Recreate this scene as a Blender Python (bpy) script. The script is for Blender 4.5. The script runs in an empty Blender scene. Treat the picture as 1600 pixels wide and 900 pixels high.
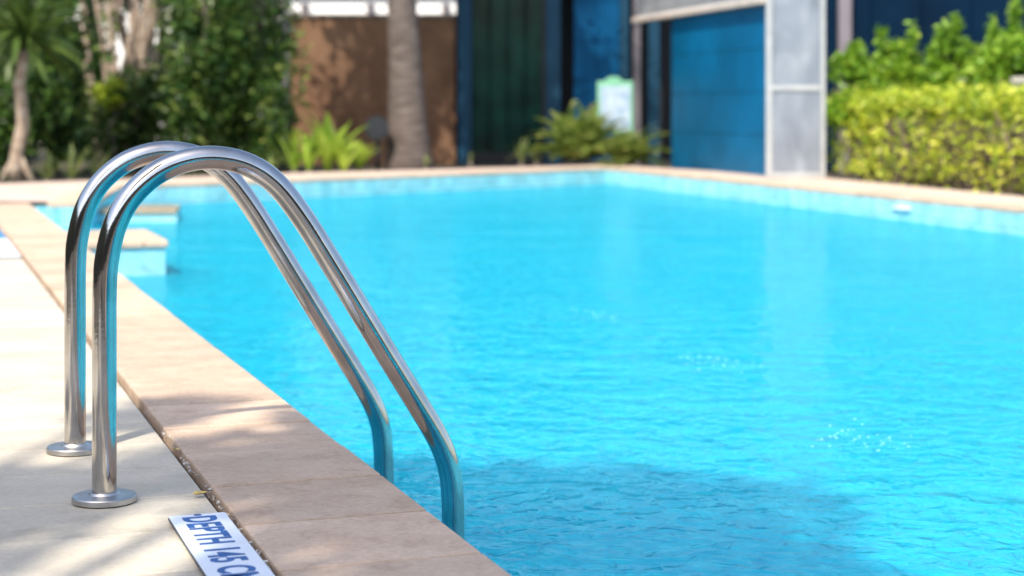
import bpy, bmesh, math, random
import numpy as np
from mathutils import Vector, Matrix
R = math.radians
rng = np.random.default_rng(7)
random.seed(7)
S = bpy.context.scene
COL = S.collection

# ------------------------------------------------------------------ camera, sky, sun, exposure
FPX, HOR, CH = 2700.0, 170.0, 0.70          # focal length in px of a 1600 px wide frame, horizon row, camera height
cam = bpy.data.cameras.new('camera')
cam.sensor_width = 36.0
cam.lens = FPX / 1600 * 36
cam.shift_y = -(450 - HOR) / 1600
cam.clip_start = 0.05
cam.clip_end = 600
cam.dof.use_dof = True
cam.dof.focus_distance = 3.15
cam.dof.aperture_fstop = 3.6
co = bpy.data.objects.new('camera', cam)
co.location = (0, 0, CH)
co.rotation_euler = (R(90), 0, 0)
COL.objects.link(co)
S.camera = co

SUN_EL, SUN_AZ = R(52), R(203)              # azimuth clockwise from +Y
w = bpy.data.worlds.new('World')
S.world = w
w.use_nodes = True
wn = w.node_tree
sky = wn.nodes.new('ShaderNodeTexSky')
sky.sky_type = 'NISHITA'
sky.sun_disc = False
sky.sun_elevation = SUN_EL
sky.sun_rotation = SUN_AZ
sky.air_density = 1.0
sky.dust_density = 2.2
sky.ozone_density = 0.6
wn.links.new(sky.outputs[0], wn.nodes['Background'].inputs[0])
wn.nodes['Background'].inputs[1].default_value = 0.15
sl = bpy.data.lights.new('sun', 'SUN')
sl.energy = 3.45
sl.angle = R(0.53)
sl.color = (1.0, 0.93, 0.82)
so = bpy.data.objects.new('sun', sl)
to_sun = Vector((math.sin(SUN_AZ) * math.cos(SUN_EL), math.cos(SUN_AZ) * math.cos(SUN_EL), math.sin(SUN_EL)))
so.rotation_euler = to_sun.to_track_quat('Z', 'Y').to_euler()
so.location = to_sun * 40
COL.objects.link(so)
S.view_settings.view_transform = 'Standard'
S.view_settings.look = 'None'
S.view_settings.exposure = 1.05
S.view_settings.gamma = 1
S.render.engine = 'CYCLES'
S.cycles.use_denoising = True
S.cycles.max_bounces = 10
S.cycles.transparent_max_bounces = 16
S.cycles.sample_clamp_indirect = 6

# ------------------------------------------------------------------ layout helpers
def G(px, py, z=0.0):
    Y = (CH - z) * FPX / (py - HOR)
    return Vector(((px - 800) / FPX * Y, Y, z))
def at(px, py, Y):
    return Vector(((px - 800) / FPX * Y, Y, CH - (py - HOR) / FPX * Y))
def nrm(v):
    return v / np.linalg.norm(v)

# ------------------------------------------------------------------ object helpers
def tag(o, label=None, cat=None, group=None, kind=None):
    if label: o['label'] = label
    if cat: o['category'] = cat
    if group: o['group'] = group
    if kind: o['kind'] = kind
    return o
def thing(name, label, cat, loc=(0, 0, 0), rz=0, group=None):
    o = bpy.data.objects.new(name, None)
    o.empty_display_size = 0.1
    COL.objects.link(o)
    o.location = loc
    o.rotation_euler = (0, 0, rz)
    return tag(o, label, cat, group)
def link_mesh(name, me, mat, parent=None, smooth=False):
    if mat is not None and not me.materials: me.materials.append(mat)
    if smooth: me.polygons.foreach_set('use_smooth', [True] * len(me.polygons))
    o = bpy.data.objects.new(name, me)
    COL.objects.link(o)
    if parent: o.parent = parent
    return o
def from_np(name, verts, faces, mat, parent=None, smooth=False, mats=None, idx=None):
    me = bpy.data.meshes.new(name)
    if isinstance(faces, np.ndarray):
        n, k = faces.shape
        me.vertices.add(len(verts)); me.vertices.foreach_set('co', np.asarray(verts, dtype=np.float32).ravel())
        me.loops.add(n * k); me.loops.foreach_set('vertex_index', faces.astype(np.int32).ravel())
        me.polygons.add(n)
        me.polygons.foreach_set('loop_start', np.arange(0, n * k, k, dtype=np.int32))
        me.update(calc_edges=True); me.validate()
    else:
        me.from_pydata([tuple(v) for v in verts], [], faces)
    if mats:
        for m in mats: me.materials.append(m)
        me.polygons.foreach_set('material_index', idx)
    return link_mesh(name, me, mat, parent, smooth)
class MB:
    """collects shapes that become ONE mesh"""
    def __init__(self): self.v = []; self.f = []
    def add(self, v, f):
        b = len(self.v); self.v += [tuple(p) for p in v]; self.f += [tuple(i + b for i in q) for q in f]
    def box(self, c, size, M=None):
        x, y, z = [s / 2 for s in size]
        v = [Vector(p) for p in ((-x,-y,-z),(x,-y,-z),(x,y,-z),(-x,y,-z),(-x,-y,z),(x,-y,z),(x,y,z),(-x,y,z))]
        if M: v = [M @ p for p in v]
        self.add([p + Vector(c) for p in v], [(0,3,2,1),(4,5,6,7),(0,1,5,4),(1,2,6,5),(2,3,7,6),(3,0,4,7)])
    def prism(self, poly, z0, z1):
        n = len(poly)
        self.add([(p[0], p[1], z0) for p in poly] + [(p[0], p[1], z1) for p in poly],
                 [tuple(range(n - 1, -1, -1)), tuple(range(n, 2 * n))] + [(i, (i + 1) % n, n + (i + 1) % n, n + i) for i in range(n)])
    def tube(self, pts, rad, n=10, cap=True):
        pts = [Vector(p) for p in pts]
        rad = rad if hasattr(rad, '__len__') else [rad] * len(pts)
        b = len(self.v)
        up = Vector((0.13, 0.31, 1)).normalized()
        t0 = (pts[1] - pts[0]).normalized()
        if abs(t0.dot(up)) > 0.9: up = Vector((1, 0.2, 0)).normalized()
        nv = (up - t0 * up.dot(t0)).normalized()
        for i, p in enumerate(pts):
            t = (pts[min(i + 1, len(pts) - 1)] - pts[max(i - 1, 0)]).normalized()
            nv = (nv - t * nv.dot(t)).normalized()
            bv = t.cross(nv)
            for k in range(n):
                a = 2 * math.pi * k / n
                self.v.append(tuple(p + (nv * math.cos(a) + bv * math.sin(a)) * rad[i]))
        for i in range(len(pts) - 1):
            for k in range(n):
                self.f.append((b + i*n + k, b + i*n + (k+1) % n, b + (i+1)*n + (k+1) % n, b + (i+1)*n + k))
        if cap:
            self.f.append(tuple(b + k for k in range(n - 1, -1, -1)))
            e = b + (len(pts) - 1) * n
            self.f.append(tuple(e + k for k in range(n)))
    def build(self, name, mat, parent=None, smooth=False, bevel=0, segs=2):
        me = bpy.data.meshes.new(name)
        me.from_pydata(self.v, [], self.f)
        me.update()
        if bevel:
            bm = bmesh.new(); bm.from_mesh(me)
            bmesh.ops.bevel(bm, geom=[e for e in bm.edges if e.calc_face_angle(0) > 0.6], offset=bevel, segments=segs, affect='EDGES', profile=0.6)
            bm.to_mesh(me); bm.free()
        return link_mesh(name, me, mat, parent, smooth)

def catmull(pts, per=8):
    P = [np.array(p, float) for p in pts]
    P = [2*P[0] - P[1]] + P + [2*P[-1] - P[-2]]
    out = []
    for i in range(1, len(P) - 2):
        a, b, c, d = P[i-1], P[i], P[i+1], P[i+2]
        for k in range(per):
            t = k / per
            out.append(0.5 * (2*b + (c - a)*t + (2*a - 5*b + 4*c - d)*t*t + (3*b - a - 3*c + d)*t**3))
    out.append(P[-2])
    return out

# ------------------------------------------------------------------ materials
def mat(name):
    m = bpy.data.materials.new(name)
    m.use_nodes = True
    nt = m.node_tree
    return m, nt, nt.nodes['Principled BSDF']
def N(nt, typ, **kw):
    n = nt.nodes.new(typ)
    for k, v in kw.items():
        if k in n.inputs: n.inputs[k].default_value = v
        else: setattr(n, k, v)
    return n
def ramp(nt, src, stops):
    r = nt.nodes.new('ShaderNodeValToRGB')
    el = r.color_ramp.elements
    while len(el) < len(stops): el.new(0.5)
    for e, (p, c) in zip(el, stops): e.position = p; e.color = (*c, 1)
    nt.links.new(src, r.inputs[0])
    return r.outputs[0]
def coords(nt, scale=(1, 1, 1), rot=(0, 0, 0), world=True):
    if world:
        g = nt.nodes.new('ShaderNodeNewGeometry'); src = g.outputs['Position']
    else:
        g = nt.nodes.new('ShaderNodeTexCoord'); src = g.outputs['Object']
    mp = nt.nodes.new('ShaderNodeMapping')
    mp.inputs['Scale'].default_value = scale
    mp.inputs['Rotation'].default_value = rot
    nt.links.new(src, mp.inputs['Vector'])
    return mp.outputs[0]
def mix(nt, a, b, fac, mode='MIX'):
    m = nt.nodes.new('ShaderNodeMix'); m.data_type = 'RGBA'; m.blend_type = mode
    for s, i in ((fac, 0), (a, 6), (b, 7)):
        if isinstance(s, (int, float)): m.inputs[i].default_value = s
        elif isinstance(s, tuple): m.inputs[i].default_value = (*s, 1)
        else: nt.links.new(s, m.inputs[i])
    return m.outputs[2]
def stone_mat(name, c0, c1, c2, rough=0.75, grain=60, blot=3.0, per_piece=0.10, bump=0.12, rot=0.0, stretch=(1, 1, 1)):
    m, nt, p = mat(name)
    v = coords(nt, stretch, (0, 0, rot))
    n1 = N(nt, 'ShaderNodeTexNoise', Scale=blot, Detail=5.0, Roughness=0.6); nt.links.new(v, n1.inputs['Vector'])
    col = ramp(nt, n1.outputs[0], [(0.30, c0), (0.52, c1), (0.72, c2)])
    n2 = N(nt, 'ShaderNodeTexNoise', Scale=grain, Detail=3.0); nt.links.new(v, n2.inputs['Vector'])
    g = ramp(nt, n2.outputs[0], [(0.3, (0.86,)*3), (0.7, (1.08,)*3)])
    col = mix(nt, col, g, 1.0, 'MULTIPLY')
    oi = nt.nodes.new('ShaderNodeObjectInfo')
    pr = ramp(nt, oi.outputs['Random'], [(0, (1 - per_piece,)*3), (1, (1 + per_piece * 0.6,)*3)])
    col = mix(nt, col, pr, 1.0, 'MULTIPLY')
    n3 = N(nt, 'ShaderNodeTexNoise', Scale=blot * 2.6, Detail=6.0, Roughness=0.7, Distortion=0.8); nt.links.new(coords(nt), n3.inputs['Vector'])
    col = mix(nt, col, ramp(nt, n3.outputs[0], [(0.30, (0.80, 0.77, 0.72)), (0.46, (1, 1, 1)), (0.66, (1, 1, 1)), (0.80, (1.06, 1.05, 1.04))]), 1.0, 'MULTIPLY')
    nt.links.new(col, p.inputs['Base Color'])
    p.inputs['Roughness'].default_value = rough
    b = N(nt, 'ShaderNodeBump', Strength=bump, Distance=0.004)
    nt.links.new(n2.outputs[0], b.inputs['Height'])
    nt.links.new(b.outputs[0], p.inputs['Normal'])
    return m
def plain_mat(name, c, rough=0.5, metal=0.0, var=0.12, scale=4.0, bump=0.0, spec=0.5):
    m, nt, p = mat(name)
    v = coords(nt)
    n1 = N(nt, 'ShaderNodeTexNoise', Scale=scale, Detail=5.0); nt.links.new(v, n1.inputs['Vector'])
    col = ramp(nt, n1.outputs[0], [(0.3, tuple(x * (1 - var) for x in c)), (0.7, tuple(min(1, x * (1 + var)) for x in c))])
    nt.links.new(col, p.inputs['Base Color'])
    p.inputs['Roughness'].default_value = rough
    p.inputs['Metallic'].default_value = metal
    p.inputs['Specular IOR Level'].default_value = spec
    if bump:
        b = N(nt, 'ShaderNodeBump', Strength=bump, Distance=0.01)
        nt.links.new(n1.outputs[0], b.inputs['Height']); nt.links.new(b.outputs[0], p.inputs['Normal'])
    return m
def leaf_mat(name, stops, trans=0.35, rough=0.45, spec=0.4):
    """leaves: colour differs from leaf to leaf"""
    m, nt, p = mat(name)
    g = nt.nodes.new('ShaderNodeNewGeometry')
    col = ramp(nt, g.outputs['Random Per Island'], stops)
    v = coords(nt)
    n1 = N(nt, 'ShaderNodeTexNoise', Scale=2.2, Detail=2.0); nt.links.new(v, n1.inputs['Vector'])
    col = mix(nt, col, ramp(nt, n1.outputs[0], [(0.3, (0.7, 0.8, 0.7)), (0.7, (1.25, 1.15, 1.0))]), 1.0, 'MULTIPLY')
    nt.links.new(col, p.inputs['Base Color'])
    p.inputs['Roughness'].default_value = rough
    p.inputs['Specular IOR Level'].default_value = spec
    t = nt.nodes.new('ShaderNodeBsdfTranslucent'); nt.links.new(col, t.inputs[0])
    mx = nt.nodes.new('ShaderNodeMixShader'); mx.inputs[0].default_value = trans
    nt.links.new(p.outputs[0], mx.inputs[1]); nt.links.new(t.outputs[0], mx.inputs[2])
    nt.links.new(mx.outputs[0], nt.nodes['Material Output'].inputs[0])
    return m

EANG = math.atan2(0.3507, 1.0)               # lean of the pool's long edge from the camera axis
M = {}
M['deck'] = stone_mat('cream deck stone', (0.44, 0.385, 0.30), (0.515, 0.46, 0.365), (0.56, 0.505, 0.41), 0.7, 90, 2.2, 0.11, 0.10, -EANG, (1, 2.5, 1))
M['coping'] = stone_mat('pink sandstone', (0.46, 0.325, 0.228), (0.53, 0.39, 0.28), (0.58, 0.44, 0.325), 0.7, 110, 7.0, 0.14, 0.15, -EANG, (1, 1.3, 1))
M['walk'] = stone_mat('walkway stone', (0.47, 0.36, 0.29), (0.56, 0.44, 0.36), (0.60, 0.49, 0.41), 0.75, 80, 2.0, 0.05, 0.1)
M['grout'] = stone_mat('dark joint filler', (0.03, 0.025, 0.02), (0.065, 0.055, 0.045), (0.12, 0.10, 0.08), 0.95, 120, 14.0, 0.0, 0.4)
M['soil'] = stone_mat('garden soil', (0.03, 0.022, 0.014), (0.055, 0.042, 0.026), (0.06, 0.065, 0.03), 0.95, 30, 2.5, 0.0, 0.6)
M['pebble'] = stone_mat('pale mortar crumb', (0.45, 0.42, 0.37), (0.6, 0.57, 0.52), (0.72, 0.7, 0.66), 0.9, 60, 30, 0.3, 0.3)
M['white_plate'] = plain_mat('white enamel', (0.72, 0.76, 0.82), 0.35, 0, 0.04, 30)
M['blue_ink'] = plain_mat('blue lettering', (0.010, 0.085, 0.30), 0.45, 0, 0.25, 60)
M['plate_edge'] = plain_mat('dark plate edge', (0.07, 0.08, 0.09), 0.6, 0, 0.2, 30)

def steel():
    m, nt, p = mat('polished steel')
    v = coords(nt)
    n1 = N(nt, 'ShaderNodeTexNoise', Scale=14.0, Detail=4.0); nt.links.new(v, n1.inputs['Vector'])
    n2 = N(nt, 'ShaderNodeTexNoise', Scale=120.0, Detail=3.0); nt.links.new(v, n2.inputs['Vector'])
    nt.links.new(ramp(nt, n1.outputs[0], [(0.35, (0.43, 0.41, 0.385)), (0.65, (0.55, 0.535, 0.52))]), p.inputs['Base Color'])
    p.inputs['Metallic'].default_value = 1
    rr = nt.nodes.new('ShaderNodeMapRange'); rr.inputs[3].default_value = 0.05; rr.inputs[4].default_value = 0.15
    nt.links.new(n1.outputs[0], rr.inputs[0]); nt.links.new(rr.outputs[0], p.inputs['Roughness'])
    b = N(nt, 'ShaderNodeBump', Strength=0.04, Distance=0.002)
    nt.links.new(n2.outputs[0], b.inputs['Height']); nt.links.new(b.outputs[0], p.inputs['Normal'])
    return m
M['steel'] = steel()
M['flange'] = plain_mat('dull steel', (0.50, 0.49, 0.47), 0.38, 1.0, 0.15, 25, 0.05)

def mosaic(name, c0, c1, c2, size, gap=0.08):
    """fine mosaic of pool tile, seen only through the water"""
    m, nt, p = mat(name)
    v = coords(nt, (1 / size,) * 3, (0, 0, -EANG))
    fl = nt.nodes.new('ShaderNodeVectorMath'); fl.operation = 'FLOOR'; nt.links.new(v, fl.inputs[0])
    wn_ = nt.nodes.new('ShaderNodeTexWhiteNoise'); nt.links.new(fl.outputs[0], wn_.inputs['Vector'])
    v2 = coords(nt)
    n1 = N(nt, 'ShaderNodeTexNoise', Scale=0.9, Detail=2.0); nt.links.new(v2, n1.inputs['Vector'])
    mm = nt.nodes.new('ShaderNodeMath'); mm.operation = 'MULTIPLY_ADD'
    nt.links.new(wn_.outputs[0], mm.inputs[0]); mm.inputs[1].default_value = 0.75
    sc_ = nt.nodes.new('ShaderNodeMath'); sc_.operation = 'MULTIPLY'; sc_.inputs[1].default_value = 0.25
    nt.links.new(n1.outputs[0], sc_.inputs[0]); nt.links.new(sc_.outputs[0], mm.inputs[2])
    nt.links.new(ramp(nt, mm.outputs[0], [(0.05, c0), (0.5, c1), (0.95, c2)]), p.inputs['Base Color'])
    p.inputs['Roughness'].default_value = 0.35
    return m
M['pool_floor'] = mosaic('blue mosaic', (0.003, 0.26, 0.44), (0.014, 0.57, 0.73), (0.10, 0.88, 0.95), 0.05)
M['pool_wall'] = mosaic('blue wall mosaic', (0.015, 0.42, 0.62), (0.03, 0.58, 0.76), (0.07, 0.70, 0.84), 0.05)
M['wall_tile'] = stone_mat('turquoise glazed tile', (0.22, 0.54, 0.60), (0.30, 0.62, 0.67), (0.39, 0.70, 0.73), 0.25, 40, 4.0, 0.16, 0.03)
M['step_stone'] = stone_mat('wet sandstone step', (0.24, 0.19, 0.12), (0.33, 0.27, 0.18), (0.40, 0.34, 0.25), 0.5, 60, 5.0, 0.1, 0.1)

def water():
    m, nt, p = mat('pool water')
    nt.nodes.remove(p)
    out = nt.nodes['Material Output']
    def wave(scale, rot, detail, dist=0.0, typ='ShaderNodeTexNoise'):
        v = coords(nt, scale, (0, 0, rot))
        n = N(nt, typ, Scale=1.0, Detail=detail, Roughness=0.5, Distortion=dist)
        nt.links.new(v, n.inputs['Vector'])
        return n.outputs[0]
    a = wave((19, 17, 1), 0.12, 1.5, 0.6)
    b = wave((5.5, 6.5, 1), -0.25, 2.0, 0.4)
    c = wave((1.1, 1.5, 1), 0.3, 1.5, 0.2)
    bmp = None
    for h, d in ((c, 0.034), (b, 0.022), (a, 0.020)):
        n = N(nt, 'ShaderNodeBump', Strength=1.0, Distance=d)
        nt.links.new(h, n.inputs['Height'])
        if bmp: nt.links.new(bmp.outputs[0], n.inputs['Normal'])
        bmp = n
    soft = None
    for h, d in ((c, 0.020), (b, 0.009), (a, 0.0045)):
        n = N(nt, 'ShaderNodeBump', Strength=1.0, Distance=d)
        nt.links.new(h, n.inputs['Height'])
        if soft: nt.links.new(soft.outputs[0], n.inputs['Normal'])
        soft = n
    tint = (0.82, 1.0, 1.0, 1)
    tr = nt.nodes.new('ShaderNodeBsdfTransparent'); tr.inputs[0].default_value = tint
    rf = nt.nodes.new('ShaderNodeBsdfRefraction'); rf.inputs['Color'].default_value = tint
    rf.inputs['IOR'].default_value = 1.12; rf.inputs['Roughness'].default_value = 0.0
    nt.links.new(bmp.outputs[0], rf.inputs['Normal'])
    body = nt.nodes.new('ShaderNodeMixShader'); body.inputs[0].default_value = 0.60
    nt.links.new(tr.outputs[0], body.inputs[1]); nt.links.new(rf.outputs[0], body.inputs[2])
    df = nt.nodes.new('ShaderNodeBsdfDiffuse'); df.inputs[0].default_value = (0.014, 0.425, 0.60, 1)
    vr = coords(nt, (16, 11, 1), (0, 0, -0.22)); rn = N(nt, 'ShaderNodeTexNoise', Scale=1.0, Detail=2.5, Roughness=0.55, Distortion=1.1); nt.links.new(vr, rn.inputs['Vector'])
    b1 = N(nt, 'ShaderNodeBump', Strength=1.0, Distance=0.034); nt.links.new(rn.outputs[0], b1.inputs['Height'])
    b2 = N(nt, 'ShaderNodeBump', Strength=1.0, Distance=0.045); nt.links.new(b, b2.inputs['Height']); nt.links.new(b1.outputs[0], b2.inputs['Normal'])
    nt.links.new(b2.outputs[0], df.inputs['Normal'])
    body2 = nt.nodes.new('ShaderNodeMixShader'); body2.inputs[0].default_value = 0.54      # cloudy diffuse share, added so shadow and ripple shading show on the surface
    nt.links.new(body.outputs[0], body2.inputs[1]); nt.links.new(df.outputs[0], body2.inputs[2]); body = body2
    gl = nt.nodes.new('ShaderNodeBsdfGlossy'); gl.inputs['Roughness'].default_value = 0.04
    nt.links.new(soft.outputs[0], gl.inputs['Normal'])
    fr = nt.nodes.new('ShaderNodeFresnel'); fr.inputs['IOR'].default_value = 1.33
    nt.links.new(soft.outputs[0], fr.inputs['Normal'])
    sc_ = nt.nodes.new('ShaderNodeMath'); sc_.operation = 'MULTIPLY'; sc_.inputs[1].default_value = 0.43
    nt.links.new(fr.outputs[0], sc_.inputs[0])
    mx = nt.nodes.new('ShaderNodeMixShader')
    nt.links.new(sc_.outputs[0], mx.inputs[0]); nt.links.new(body.outputs[0], mx.inputs[1]); nt.links.new(gl.outputs[0], mx.inputs[2])
    nt.links.new(mx.outputs[0], out.inputs[0])
    return m
M['water'] = water()

# ------------------------------------------------------------------ the pool outline
e_dir = np.array([-0.3507, 1.0]); e_dir /= np.linalg.norm(e_dir)      # along the near long edge, away from the camera
d_dir = np.array([e_dir[1], -e_dir[0]])                               # across it, towards the water
def g2(px, py): return np.array(G(px, py)[:2])
L0 = g2(531.5, 700)                                                   # a point on the near water edge
def Ledge(Y): return L0 + e_dir * (Y - L0[1]) / e_dir[1]
PB = Ledge(12.86); PC = g2(140, 317); PD = g2(192, 291); PE = g2(950, 262.5); PF = g2(1600, 327)
r_dir = nrm(PF - PE)
PG = PF + r_dir * 12.0
PA = Ledge(-0.9)
POOL = [PA, PG, PF, PE, PD, PC, PB]                                   # counter-clockwise
WATER_Z, FLOOR_Z, CT, CW = -0.182, -0.66, 0.035, 0.315
def offset_poly(poly, dist):
    """outward offset of a counter-clockwise polygon"""
    n = len(poly); out = []
    for i in range(n):
        a, b, c = poly[i-1], poly[i], poly[(i+1) % n]
        d1, d2 = nrm(b - a), nrm(c - b)
        n1, n2 = np.array([d1[1], -d1[0]]), np.array([d2[1], -d2[0]])
        k = nrm(n1 + n2)
        out.append(b + k * dist / max(0.35, k.dot(n1)))
    return out
def sheet_with_hole(name, outer, hole, z, m, kind='structure', label=None):
    bm = bmesh.new()
    for poly in (outer, hole):
        vs = [bm.verts.new((p[0], p[1], z)) for p in poly]
        for i in range(len(vs)): bm.edges.new((vs[i], vs[(i+1) % len(vs)]))
    bmesh.ops.triangle_fill(bm, use_beauty=True, use_dissolve=False, edges=bm.edges[:], normal=(0, 0, 1))
    hp = hole
    def inside(x, y, P):
        c = False
        for i in range(len(P)):
            a, b = P[i-1], P[i]
            if (a[1] > y) != (b[1] > y) and x < (b[0]-a[0]) * (y-a[1]) / (b[1]-a[1]) + a[0]: c = not c
        return c
    kill = [f for f in bm.faces if inside(*f.calc_center_median()[:2], hp)]
    bmesh.ops.delete(bm, geom=kill, context='FACES_ONLY')
    for f in bm.faces:
        if f.normal.z < 0: f.normal_flip()
    me = bpy.data.meshes.new(name); bm.to_mesh(me); bm.free()
    return tag(link_mesh(name, me, m), label, None, None, kind)
hole = offset_poly(POOL, 0.02)
sheet_with_hole('ground', [(-300, -200), (300, -200), (300, 400), (-300, 400)], hole, -0.06, M['soil'])
# paving: the near deck bed, and the walkway that rings the far side
OUT = [g2(-700, 303), g2(0, 286), g2(450, 270), g2(950, 257), g2(1290, 277), g2(1600, 306)]
OUT = [np.array([-30.0, 13.0])] + OUT
OUT.append(OUT[-1] + nrm(OUT[-1] - OUT[-2]) * 14)
deck_outer = OUT[::-1] + [np.array([-30, -12.0]), np.array([14, -12.0])]
sheet_with_hole('deck_bed', deck_outer[::-1], hole, -0.024, M['grout'])

# pool shell
def wall_strip(name, poly, z0, z1, m):
    mb = MB(); n = len(poly)
    mb.add([(p[0], p[1], z0) for p in poly] + [(p[0], p[1], z1) for p in poly],
           [((i+1) % n, i, n + i, n + (i+1) % n) for i in range(n)])
    return tag(mb.build(name, m), None, None, None, 'structure')
wall_strip('pool_wall', POOL, FLOOR_Z, -0.03, M['pool_wall'])
mb = MB(); mb.add([(p[0], p[1], FLOOR_Z) for p in POOL], [tuple(range(len(POOL)))])
tag(mb.build('pool_floor', M['pool_floor']), None, None, None, 'structure')
mb = MB(); mb.add([(p[0], p[1], WATER_Z) for p in POOL], [tuple(range(len(POOL)))])
tag(mb.build('pool_water', M['water']), None, None, None, 'structure')

# coping: single stones along every edge
coping = tag(bpy.data.objects.new('pool_coping', None), None, None, None, 'structure'); COL.objects.link(coping)
tile_meshes = []
for k in range(5):
    mb = MB(); mb.box((0, 0, -CT / 2), (0.2980, CW + 0.008, CT))
    me = mb.build('coping_tile', M['coping'], None, False, 0.005, 2)
    tile_meshes.append(me.data); bpy.data.objects.remove(me)
def lay(a, b, meshes, parent, name, step, across, z=0.004, start=0.0, jit=0.0012):
    d = nrm(b - a); L = np.linalg.norm(b - a); nrml = np.array([d[1], -d[0]])
    s = start; ang = math.atan2(d[1], d[0])
    while s + step * 0.55 < L:
        c = a + d * (s + step / 2) + nrml * across
        o = bpy.data.objects.new(name, random.choice(meshes)); COL.objects.link(o)
        o.location = (c[0], c[1], z + random.uniform(-jit, jit)); o.rotation_euler = (random.uniform(-.002, .002), random.uniform(-.002, .002), ang + (math.pi if random.random() < .5 else 0))
        o.parent = parent
        s += step
# outward normals: POOL runs counter-clockwise, so (d.y, -d.x) points away from the water
cc = CW / 2 - 0.004
lay(PB, PA, tile_meshes, coping, 'coping_tile', 0.3045, cc, start=0.10)
lay(PC, PB, tile_meshes, coping, 'coping_tile', 0.3045, cc)
lay(PD, PC, tile_meshes, coping, 'coping_tile', 0.3045, cc)
lay(PE, PD, tile_meshes, coping, 'coping_tile', 0.3045, cc)
lay(PF + r_dir * 3.0, PE, tile_meshes, coping, 'coping_tile', 0.3045, cc)

# deck planks of cream stone, at right angles to the pool
plank_meshes = []
for k in range(3):
    mb = MB(); mb.box((0, 0, -0.012), (1.194, 0.2532, 0.024)); o = mb.build('deck_slab', M['deck'], None, False, 0.002, 1)
    plank_meshes.append(o.data); bpy.data.objects.remove(o)
deck = tag(bpy.data.objects.new('pool_deck', None), None, None, None, 'structure'); COL.objects.link(deck)
C0 = Ledge(2.6) - d_dir * (CW + 0.002)
row0 = C0 + e_dir * 0.06
for r in range(-6, 62):
    for c in range(0, 3 if r < 22 else 4):
        p = row0 + e_dir * (0.257 * r) - d_dir * (0.012 + 0.6 + 1.2 * c)
        if p[1] > 15.2 or (c > 1 and r < 8): continue
        o = bpy.data.objects.new('deck_slab', random.choice(plank_meshes)); COL.objects.link(o)
        o.location = (p[0], p[1], -0.002 + random.uniform(-.0008, .0008)); o.rotation_euler = (0, 0, math.atan2(d_dir[1], d_dir[0])); o.parent = deck
# walkway paving beyond the coping: right strip, back strip and the far left corner
far_in = offset_poly(POOL, CW - 0.004)
fg, ff, fe, fd, fc, fb = far_in[1:7]
walk = MB()
ow = [p * 1.0 for p in OUT]
def flat(mbx, poly, z): mbx.add([(p[0], p[1], z) for p in poly], [tuple(range(len(poly)))])
flat(walk, [fg, ow[-1], ow[-2], ow[-3], ow[-4], fe, ff], -0.006)
flat(walk, [fe, ow[4], ow[3], ow[2], fb - np.array([0, 0.0]), fc, fd], -0.0061)
Ld = fb - d_dir * 1.0
flat(walk, [fb, ow[2], ow[1], ow[0], np.array([-30, 12.0]), Ld - d_dir * 4, Ld], -0.0063)
tag(walk.build('walkway', M['walk']), None, None, None, 'structure')

# row of glazed tiles above the water on the far walls
wt = tag(bpy.data.objects.new('waterline_tiles', None), None, None, None, 'structure'); COL.objects.link(wt)
mb = MB(); mb.box((0, 0, 0), (0.1095, 0.008, 0.1095)); o = mb.build('wall_tile', M['wall_tile'], None, False, 0.0025, 1); wtm = o.data; bpy.data.objects.remove(o)
def wall_tiles(a, b):
    d = nrm(b - a); L = np.linalg.norm(b - a); inw = np.array([-d[1], d[0]]); n = max(1, int(L / 0.1150))
    for i in range(n):
        for k in range(2):
            c = a + d * (i + .5) * L / n + inw * (0.0035 + random.uniform(-.0008, .0008))
            o = bpy.data.objects.new('wall_tile', wtm); COL.objects.link(o); o.parent = wt
            o.location = (c[0], c[1], -0.0895 - .1152 * k); o.rotation_euler = (0, 0, math.atan2(d[1], d[0]))
wall_tiles(PF + r_dir * .3, PE); wall_tiles(PE, PD); wall_tiles(PC, PB)

# the platform that juts out of the near edge, and the step behind it
def quad_on_edge(Y0, Y1, reach):
    a, b = Ledge(Y0), Ledge(Y1)
    return [a, a + d_dir * reach, b + d_dir * reach, b]
plat = thing('pool_platform', 'low stone capped platform jutting into the pool behind the ladder rails', 'platform', (*Ledge(9.5), 0))
def local(poly, o): return [(p[0] - o.location.x, p[1] - o.location.y) for p in poly]
reach = float((g2(266, 376) - Ledge(9.1)).dot(d_dir))
pl = quad_on_edge(9.02, 9.85, reach - .025)
mb = MB(); mb.prism(local(pl, plat), FLOOR_Z + .01, -0.034); mb.build('wall', M['wall_tile'], plat)
nseg = 4
for k in range(nseg):
    a0, a1 = k / nseg, (k + 1) / nseg
    A, B, C, D = pl[0], pl[1], pl[2], pl[3]
    q = [A + (B - A) * (a0 + .004), A + (B - A) * (a1 - .004), D + (C - D) * (a1 - .004), D + (C - D) * (a0 + .004)]
    q = [p + (e_dir * (-.015 if i < 2 else .015)) + (d_dir * .015 if k == nseg - 1 and i in (1, 2) else 0) for i, p in enumerate(q)]
    mb = MB(); mb.prism(local(q, plat), -0.033, 0.002); mb.build('coping_tile', M['coping'], plat, False, .004, 1)
st = thing('pool_step', 'sandy brown entry step just above the water behind the platform', 'step', (-3.0, 13.9, 0))
sp = [np.array(p) for p in ((-3.30, 13.5), (-2.62, 13.5), (-2.74, 14.3), (-3.40, 14.3))]
mb = MB(); mb.prism(local(sp, st), FLOOR_Z + .01, -.122); mb.build('riser', M['wall_tile'], st)
mb = MB(); mb.prism(local([p + np.array([0, -.02]) * (i < 2) for i, p in enumerate(sp)], st), -.1215, -.095); mb.build('tread', M['step_stone'], st, False, .006, 2)

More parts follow.
